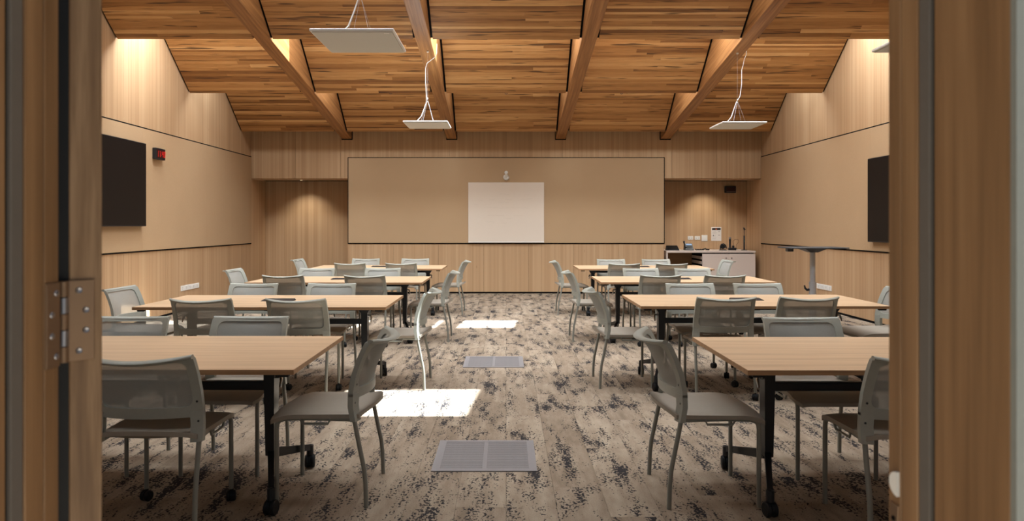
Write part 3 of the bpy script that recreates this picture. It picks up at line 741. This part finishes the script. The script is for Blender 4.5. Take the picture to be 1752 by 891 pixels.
# near long sides
chair(-1.605, 3.24, R(0), 'grey mesh chair on black casters, back cut by the left door edge', True, True)
for i, a, ca in ((1, ((-2.38, 5.55, 2), (-1.63, 5.55, -1)), True), (2, ((-2.55, 8.03, 1), (-1.61, 8.03, -1)), True), (3, ((-2.35, 10.51, 0), (-1.58, 10.51, 0)), False)):
    for j, (x, y, r) in enumerate(a): chair(x, y, R(r), lab('left', i, NL+('wall end' if j == 0 else 'aisle end')), ca)
chair(1.815, 3.21, R(1), 'grey mesh chair backed to the viewer, cut off by the right door jamb', False, True)
for i, a, ca in ((1, ((1.75, 5.66, -1), (2.41, 5.68, 0)), True), (2, ((1.77, 8.07, 0), (2.51, 8.07, 0)), True), (3, ((1.76, 10.42, 0), (2.47, 10.42, 0)), False)):
    for j, (x, y, r) in enumerate(a): chair(x, y, R(r), lab('right', i, NL+('aisle end' if j == 0 else 'wall end')), ca)
# far long sides
for i, a in enumerate((((-2.32, 3.99, 1), (-1.59, 4.0, -1)), ((-2.46, 6.42, 0), (-1.70, 6.42, 0)), ((-2.50, 8.80, 0), (-1.63, 8.80, 0)), ((-2.38, 11.36, 0), (-1.54, 11.36, 0)))):
    for j, (x, y, r) in enumerate(a): chair(x, y, B_+R(r), lab('left', i, FL+('wall end' if j == 0 else 'aisle end')))
for i, a in enumerate((((1.81, 3.95, 0), (2.60, 3.95, 0)), ((1.79, 6.42, 0), (2.45, 6.42, 0)), ((1.77, 8.75, 0), (2.45, 8.75, 0)), ((1.75, 11.17, 0), (2.50, 11.17, 0)))):
    for j, (x, y, r) in enumerate(a): chair(x, y, B_+R(r), lab('right', i, FL+('aisle end' if j == 0 else 'wall end')), i == 1)
# aisle ends
for i, (x, y, r) in enumerate(((-0.925, 3.60, 0), (-0.925, 5.997, 0), (-0.925, 8.37, 0), (-0.916, 10.88, -1))):
    chair(x, y, LFT+R(r), lab('left', i, 'alone in the aisle, sideways'), False, i == 0)
for i, (x, y, r) in enumerate(((1.035, 3.585, 0), (1.035, 6.05, 0), (1.035, 8.40, 0), (1.04, 10.805, 0))):
    chair(x, y, RGT+R(r), lab('right', i, 'alone in the aisle, sideways'), False, i == 0)
# wall ends
for i, (x, y, r) in ((1, (-3.276, 6.22, -3)), (2, (-3.27, 8.80, -2)), (3, (-3.23, 11.40, -2))):
    chair(x, y, RGT+R(r), lab('left', i, 'alone at its wall end, sideways'))
for i, (x, y, r) in ((1, (3.30, 6.12, 2)), (3, (3.345, 11.06, 3))):
    chair(x, y, LFT+R(r), lab('right', i, 'alone at its wall end, sideways'))
for k_, v_ in PR.items():
    if k_ not in used:
        for c in list(v_.children_recursive)+[v_]: bpy.data.objects.remove(c)

# ------------------------------------------------------------------ hanging light panels
def pendant(x, y, label, cable_side):
    z = 2.773
    t = thing('hanging_light_panel', label, 'light', (x, y, z), 0, 'hanging light panels')
    bx('panel_rim', 'white', -0.302, 0.302, -0.302, 0.302, 0.006, 0.026, t, 0.004)
    bx('diffuser', 'diffuser', -0.288, 0.288, -0.288, 0.288, 0.0, 0.0058, t)
    bx('maker_plate', 'white', 0.225, 0.262, -0.272, -0.252, -0.0008, -0.0001, t)
    top = beam_z(y)-z; hub = 0.36
    for px, py in ((-0.09, -0.09), (0.09, -0.09), (-0.09, 0.09), (0.09, 0.09)):
        MB().tube([(px, py, 0.026), (0, 0, hub)], 0.0011, 5).obj('suspension_wire', 'alu', t)
    MB().tube([(0, 0, hub), (0, 0, top-0.001)], 0.0011, 5).obj('drop_wire', 'alu', t)
    MB().lathe([(0.001,hub-0.03),(0.007,hub-0.025),(0.007,hub+0.02),(0.001,hub+0.03)], 8).obj('wire_gripper', 'chrome', t, True)
    MB().lathe([(0.001,top-0.02),(0.016,top-0.018),(0.016,top),(0.001,top)], 12).obj('ceiling_cup', 'white', t, True)
    m = cable_side
    pts = [(-0.18,-0.02,0.026),(-0.15,-0.02,0.06),(-0.09,-0.01,0.13),(-0.05,0,0.24),(-0.02,0,0.33),(0.6*m,0,0.42),(m,0,0.6),(m,0,top-0.24),(m+0.02,0,top-0.17),(0.095,0,top-0.09),(0.122,0,top-0.03),(0.125,0,top+0.10)]
    MB().tube(pts, 0.0048, 7).obj('power_cable', 'white', t, True)
pendant(-1.105, 5.18, 'large square white hanging light panel, nearest on the left', -0.03)
pendant(-1.09, 9.49, 'small looking square white hanging light panel, far left of centre', -0.03)
pendant(3.235, 9.55, 'square white hanging light panel, far right beneath the outer beam', 0.06)
pendant(3.235, 5.18, 'white hanging light panel corner peeking past the right door jamb', 0.06)

# ------------------------------------------------------------------ recess downlights
for x, nm in ((-4.27, 'left'), (4.27, 'right')):
    t = thing('downlight', 'small round lit downlight in the soffit of the %s recess' % nm, 'light', (x, D+0.30, 2.331), 0, 'recess downlights')
    MB().lathe([(0.030,0.0),(0.045,0.0),(0.045,-0.006),(0.032,-0.004),(0.030,0.0)], 20).obj('trim_ring', 'white', t, True)
    MB().lathe([(0.001,-0.001),(0.029,-0.001),(0.029,-0.003),(0.001,-0.003)], 16).obj('lamp_disc', 'lampglow', t)
    l = lamp('downlight_beam', 'SPOT', (0, 0, -0.02), (R(20), 0, 0), 40, (1.0, 0.92, 0.78), spot_size=R(100), spot_blend=0.9, shadow_soft_size=0.03)
    l.parent = t

# ------------------------------------------------------------------ cabinet bench in the right recess
CX0, CX1, CY0, CY1, CH = 3.275, 5.10, D+0.02, RY-0.005, 0.868
t = thing('cabinet_bench', 'pinkish white bench cabinet with two doors in the right recess', 'cabinet', (CX0, CY0, 0))
Wd = CX1-CX0; Dp = CY1-CY0; KX = 0.735
bx('worktop', 'cab', 0, Wd, 0, Dp, CH-0.04, CH, t, 0.003)
bx('end_panel', 'cab', 0.0, 0.03, 0.01, Dp, 0, CH-0.041, t)
cb = bx('cupboard_body', 'cab', KX+0.012, Wd-0.0, 0.032, Dp, 0.06, CH-0.0415, t)
bx('shadow_gap', 'black', KX+0.002, Wd-0.03, 0.028, 0.05, CH-0.075, CH-0.0417, t)
bx('plinth', 'black', KX+0.02, Wd-0.01, 0.06, Dp-0.02, 0, 0.059, t)
mid = KX+(Wd-KX)/2
for i, (a, b) in enumerate(((KX+0.003, mid-0.002), (mid+0.002, Wd-0.002))):
    d = bx('cupboard_door', 'cab', a, b, 0.010, 0.030, 0.06, CH-0.062, t, 0.002)
    kx = b-0.055 if i == 0 else a+0.055
    MB().lathe([(0.001,0.0099),(0.011,0.0099),(0.009,-0.008),(0.001,-0.009)], 12, (kx, 0, CH-0.15), 'y').obj('knob', 'ink', d, True)
bx('kneehole_back', 'edge', 0.031, KX+0.01, Dp-0.02, Dp-0.001, 0, CH-0.042, t)
for i in range(7): bx('louvre_slat', 'cab', KX+0.0, KX+0.0115, 0.06, Dp-0.03, 0.09+i*0.10, 0.15+i*0.10, t)
bx('louvre_backing', 'black', KX+0.0088, KX+0.0119, 0.04, Dp-0.022, 0.062, CH-0.043, t)
def wp(u, y): return (u-866)*y/1168
# things on the bench
YB = D+0.30
t = thing('tablet_console', 'black slanted tablet console at the left end of the bench', 'console', (3.47, YB, CH))
MB().hexa([(-0.13,-0.06,0.0),(0.13,-0.06,0.0),(0.13,0.10,0.0),(-0.13,0.10,0.0),(-0.125,-0.045,0.02),(0.125,-0.045,0.02),(0.12,0.085,0.10),(-0.12,0.085,0.10)]).obj('console_body', 'metal_black', t, False, 0.004)
bx('tilted_screen', 'screen', -0.11, 0.11, 0.0, 0.001, 0.0, 0.145, t).matrix_local = Matrix.Translation((0,-0.046,0.023)) @ Matrix.Rotation(R(-58), 4, 'X')
t = thing('desk_phone', 'black desk telephone with lit display on the bench', 'telephone', (3.80, YB, CH))
MB().hexa([(-0.085,-0.08,0.0),(0.095,-0.08,0.0),(0.095,0.09,0.0),(-0.085,0.09,0.0),(-0.085,-0.075,0.02),(0.095,-0.075,0.02),(0.09,0.06,0.145),(-0.08,0.06,0.145)]).obj('phone_body', 'phone_grey', t, False, 0.005)
MB().tube([(-0.075,-0.075,0.06),(-0.082,-0.05,0.10),(-0.085,0.0,0.145),(-0.082,0.035,0.178)], [0.024,0.018,0.018,0.024], 10).obj('handset', 'metal_black', t, True)
lc = bx('lcd_display', 'lcd', -0.045, 0.075, -0.001, 0.0, -0.022, 0.022, t); lc.matrix_local = Matrix.Translation((0.0, 0.030, 0.121)) @ Matrix.Rotation(R(-47), 4, 'X')
for i in range(3):
    for j in range(3):
        kk = bx('key', 'ink', -0.012, 0.012, -0.002, 0.0, -0.007, 0.007, t); kk.matrix_local = Matrix.Translation((-0.025+0.036*j, -0.05+0.024*i, 0.047+0.0222*i)) @ Matrix.Rotation(R(-47), 4, 'X')
t = thing('coiled_cable', 'black coiled cable lying beside the telephone on the bench', 'cable', (4.09, YB+0.02, CH))
pts = []
for i in range(90):
    a = i/89; pts.append((-0.14+0.28*a, 0.022*math.sin(a*50), 0.016+0.012*math.cos(a*50)+(0.02 if 0.6 < a < 0.85 else 0)*math.sin((a-0.6)/0.25*math.pi)))
MB().tube(pts, 0.008, 6).obj('cable_coil', 'rubber', t, True)
MB().tube([(-0.13,-0.03,0.012),(-0.02,-0.04,0.012),(0.05,-0.03,0.03),(0.11,-0.02,0.02),(0.15,0.0,0.012)], 0.010, 7).obj('cable_plug', 'rubber', t, True)
t = thing('headset_dock', 'black headset resting on its dock beneath the pinned notice', 'headset', (4.52, YB, CH))
MB().lathe([(0.002,0.0),(0.085,0.0),(0.085,0.012),(0.06,0.02),(0.002,0.022)], 20).obj('dock_base', 'metal_black', t, True)
MB().tube([(-0.055,0,0.02),(-0.055,0,0.085),(-0.03,0,0.13),(0.02,0,0.135),(0.055,0,0.10),(0.07,0,0.04)], [0.012,0.012,0.011,0.011,0.012,0.014], 9).obj('headband', 'metal_black', t, True)
MB().lathe([(0.002,-0.03),(0.04,-0.03),(0.048,-0.012),(0.048,0.012),(0.035,0.03),(0.002,0.032)], 16, (-0.005,0,0.075), 'y').obj('ear_cushion', 'rubber', t, True)
t = thing('wireless_microphone', 'black handheld microphone with silver head upright in its charger', 'microphone', (4.70, YB, CH))
MB().box(-0.065, 0.085, -0.05, 0.05, 0, 0.055).box(0.01, 0.05, -0.03, 0.03, 0.055, 0.10).obj('charger_dock', 'metal_black', t, False, 0.005)
MB().lathe([(0.002,0.055),(0.017,0.055),(0.021,0.20),(0.022,0.232),(0.002,0.233)], 16, (-0.035,0,0)).obj('microphone_body', 'metal_black', t, True)
MB().lathe([(0.002,0.2332),(0.020,0.2335),(0.025,0.252),(0.020,0.272),(0.002,0.278)], 16, (-0.035,0,0)).obj('grille_head', 'grille', t, True)
MB().tube([(0.05,0.02,0.10),(0.04,0.03,0.19),(0.08,0.03,0.23),(0.15,0.03,0.22),(0.16,0.03,0.17),(0.11,0.03,0.12),(0.10,0.03,0.05),(0.14,0.02,0.008)], 0.003, 6).obj('charging_cable', 'rubber', t, True)
t = thing('gooseneck_microphone', 'tall black microphone stand at the right end of the bench', 'microphone', (4.955, YB-0.02, CH))
MB().lathe([(0.002,0.0),(0.062,0.0),(0.062,0.010),(0.03,0.016),(0.002,0.017)], 20).obj('round_foot', 'metal_black', t, True)
MB().lathe([(0.002,0.017),(0.017,0.017),(0.017,0.30),(0.009,0.31),(0.002,0.311)], 12).obj('lower_tube', 'metal_black', t, True)
MB().tube([(0,0,0.311),(0,0,0.42)], 0.007, 8).obj('upper_rod', 'metal_black', t, True)
MB().tube([(0.014,0,0.425),(0.004,0,0.44),(-0.012,0,0.475)], [0.022,0.020,0.010], 10).obj('microphone_clip', 'metal_black', t, True)
bx('power_light', 'greenled', -0.002, 0.002, -0.0185, -0.0172, 0.19, 0.20, t)
# notice and wall plates above the bench
t = thing('pinned_notice', 'white paper notice with dark header above the bench', 'notice', (4.555, RY, 1.05))
bx('paper_sheet', 'paper', -0.11, 0.11, -0.0035, -0.0005, 0, 0.305, t)
bx('header_band', 'ink', -0.092, 0.092, -0.0042, -0.0036, 0.235, 0.278, t)
bx('header_accent', 'inkred', -0.02, 0.015, -0.0046, -0.0043, 0.240, 0.268, t)
ln = MB()
for z in (0.205, 0.193, 0.181, 0.165, 0.153, 0.115, 0.103, 0.075, 0.06, 0.048, 0.036): ln.box(-0.088, random.uniform(-0.02, 0.03), -0.0042, -0.0036, z, z+0.003)
for z in (0.195, 0.12): ln.box(0.04, 0.082, -0.0042, -0.0036, z, z+0.012)
ln.obj('printed_lines', 'inkgrey', t)
bx('small_picture', 'ink', -0.07, -0.056, -0.0042, -0.0036, 0.105, 0.13, t)
for x0, x1, z0, z1, nm, lbl in ((3.937, 4.052, 1.075, 1.155, 'wall_socket', 'white double socket plate above the telephone, leftmost of three plates'), (4.085, 4.203, 1.075, 1.155, 'wall_socket', 'white socket plate above the bench, middle of three plates'),
                          (4.235, 4.362, 1.045, 1.178, 'light_switch', 'larger square white switch plate just left of the pinned notice')):
    t = thing(nm, lbl, 'switch' if nm == 'light_switch' else 'outlet', ((x0+x1)/2, RY, z0))
    hw_ = (x1-x0)/2; H = z1-z0
    bx('face_plate', 'white', -hw_, hw_, -0.012, 0, 0, H, t, 0.003)
    if nm == 'light_switch':
        for i in range(3): bx('rocker', 'white', -0.032+i*0.022, -0.012+i*0.022, -0.0155, -0.0122, 0.035, H-0.035, t, 0.002)
    else:
        for xx in (-0.028, 0.028): bx('socket_slot', 'ink', xx-0.004, xx+0.004, -0.0126, -0.0121, 0.03, 0.045, t)

# ------------------------------------------------------------------ height adjustable lectern table by the right wall
t = thing('lectern_table', 'silver column standing lectern with thin dark top by the right wall', 'lectern', (4.04, 9.0, 0))
top = MB().box(-0.37, 0.37, -0.24, 0.24, 1.088, 1.104).obj('lectern_top', 'phone_grey', t, False, 0.005)
MB().hexa([(-0.05,-0.05,1.035),(0.05,-0.05,1.035),(0.05,0.05,1.035),(-0.05,0.05,1.035),(-0.16,-0.14,1.087),(0.13,-0.14,1.087),(0.13,0.14,1.087),(-0.16,0.14,1.087)]).obj('tilt_bracket', 'metal_black', t)
MB().lathe([(0.002,0.60),(0.034,0.60),(0.034,1.04),(0.002,1.04)], 20).obj('upper_column', 'alu', t, True)
MB().lathe([(0.002,0.04),(0.046,0.04),(0.046,0.645),(0.002,0.646)], 20).obj('lower_column', 'alu', t, True)
MB().tube([(-0.046,0,0.545),(-0.075,0,0.54),(-0.098,0,0.56),(-0.108,0,0.60)], [0.016,0.016,0.013,0.009], 10).obj('height_lever', 'metal_black', t, True)
bx('cup_holder', 'phone_grey', -0.345, -0.265, -0.04, 0.04, 1.045, 1.087, t, 0.006)
for a in (45, 135, 225, 315):
    c, s = math.cos(R(a)), math.sin(R(a))
    ft = MB().tube([(0.03*c,0.03*s,0.075),(0.30*c,0.30*s,0.068)], [0.024,0.018], 8).obj('foot', 'alu', t, True)
    make_caster(ft, (0.29*c, 0.29*s, 0), 0.024)
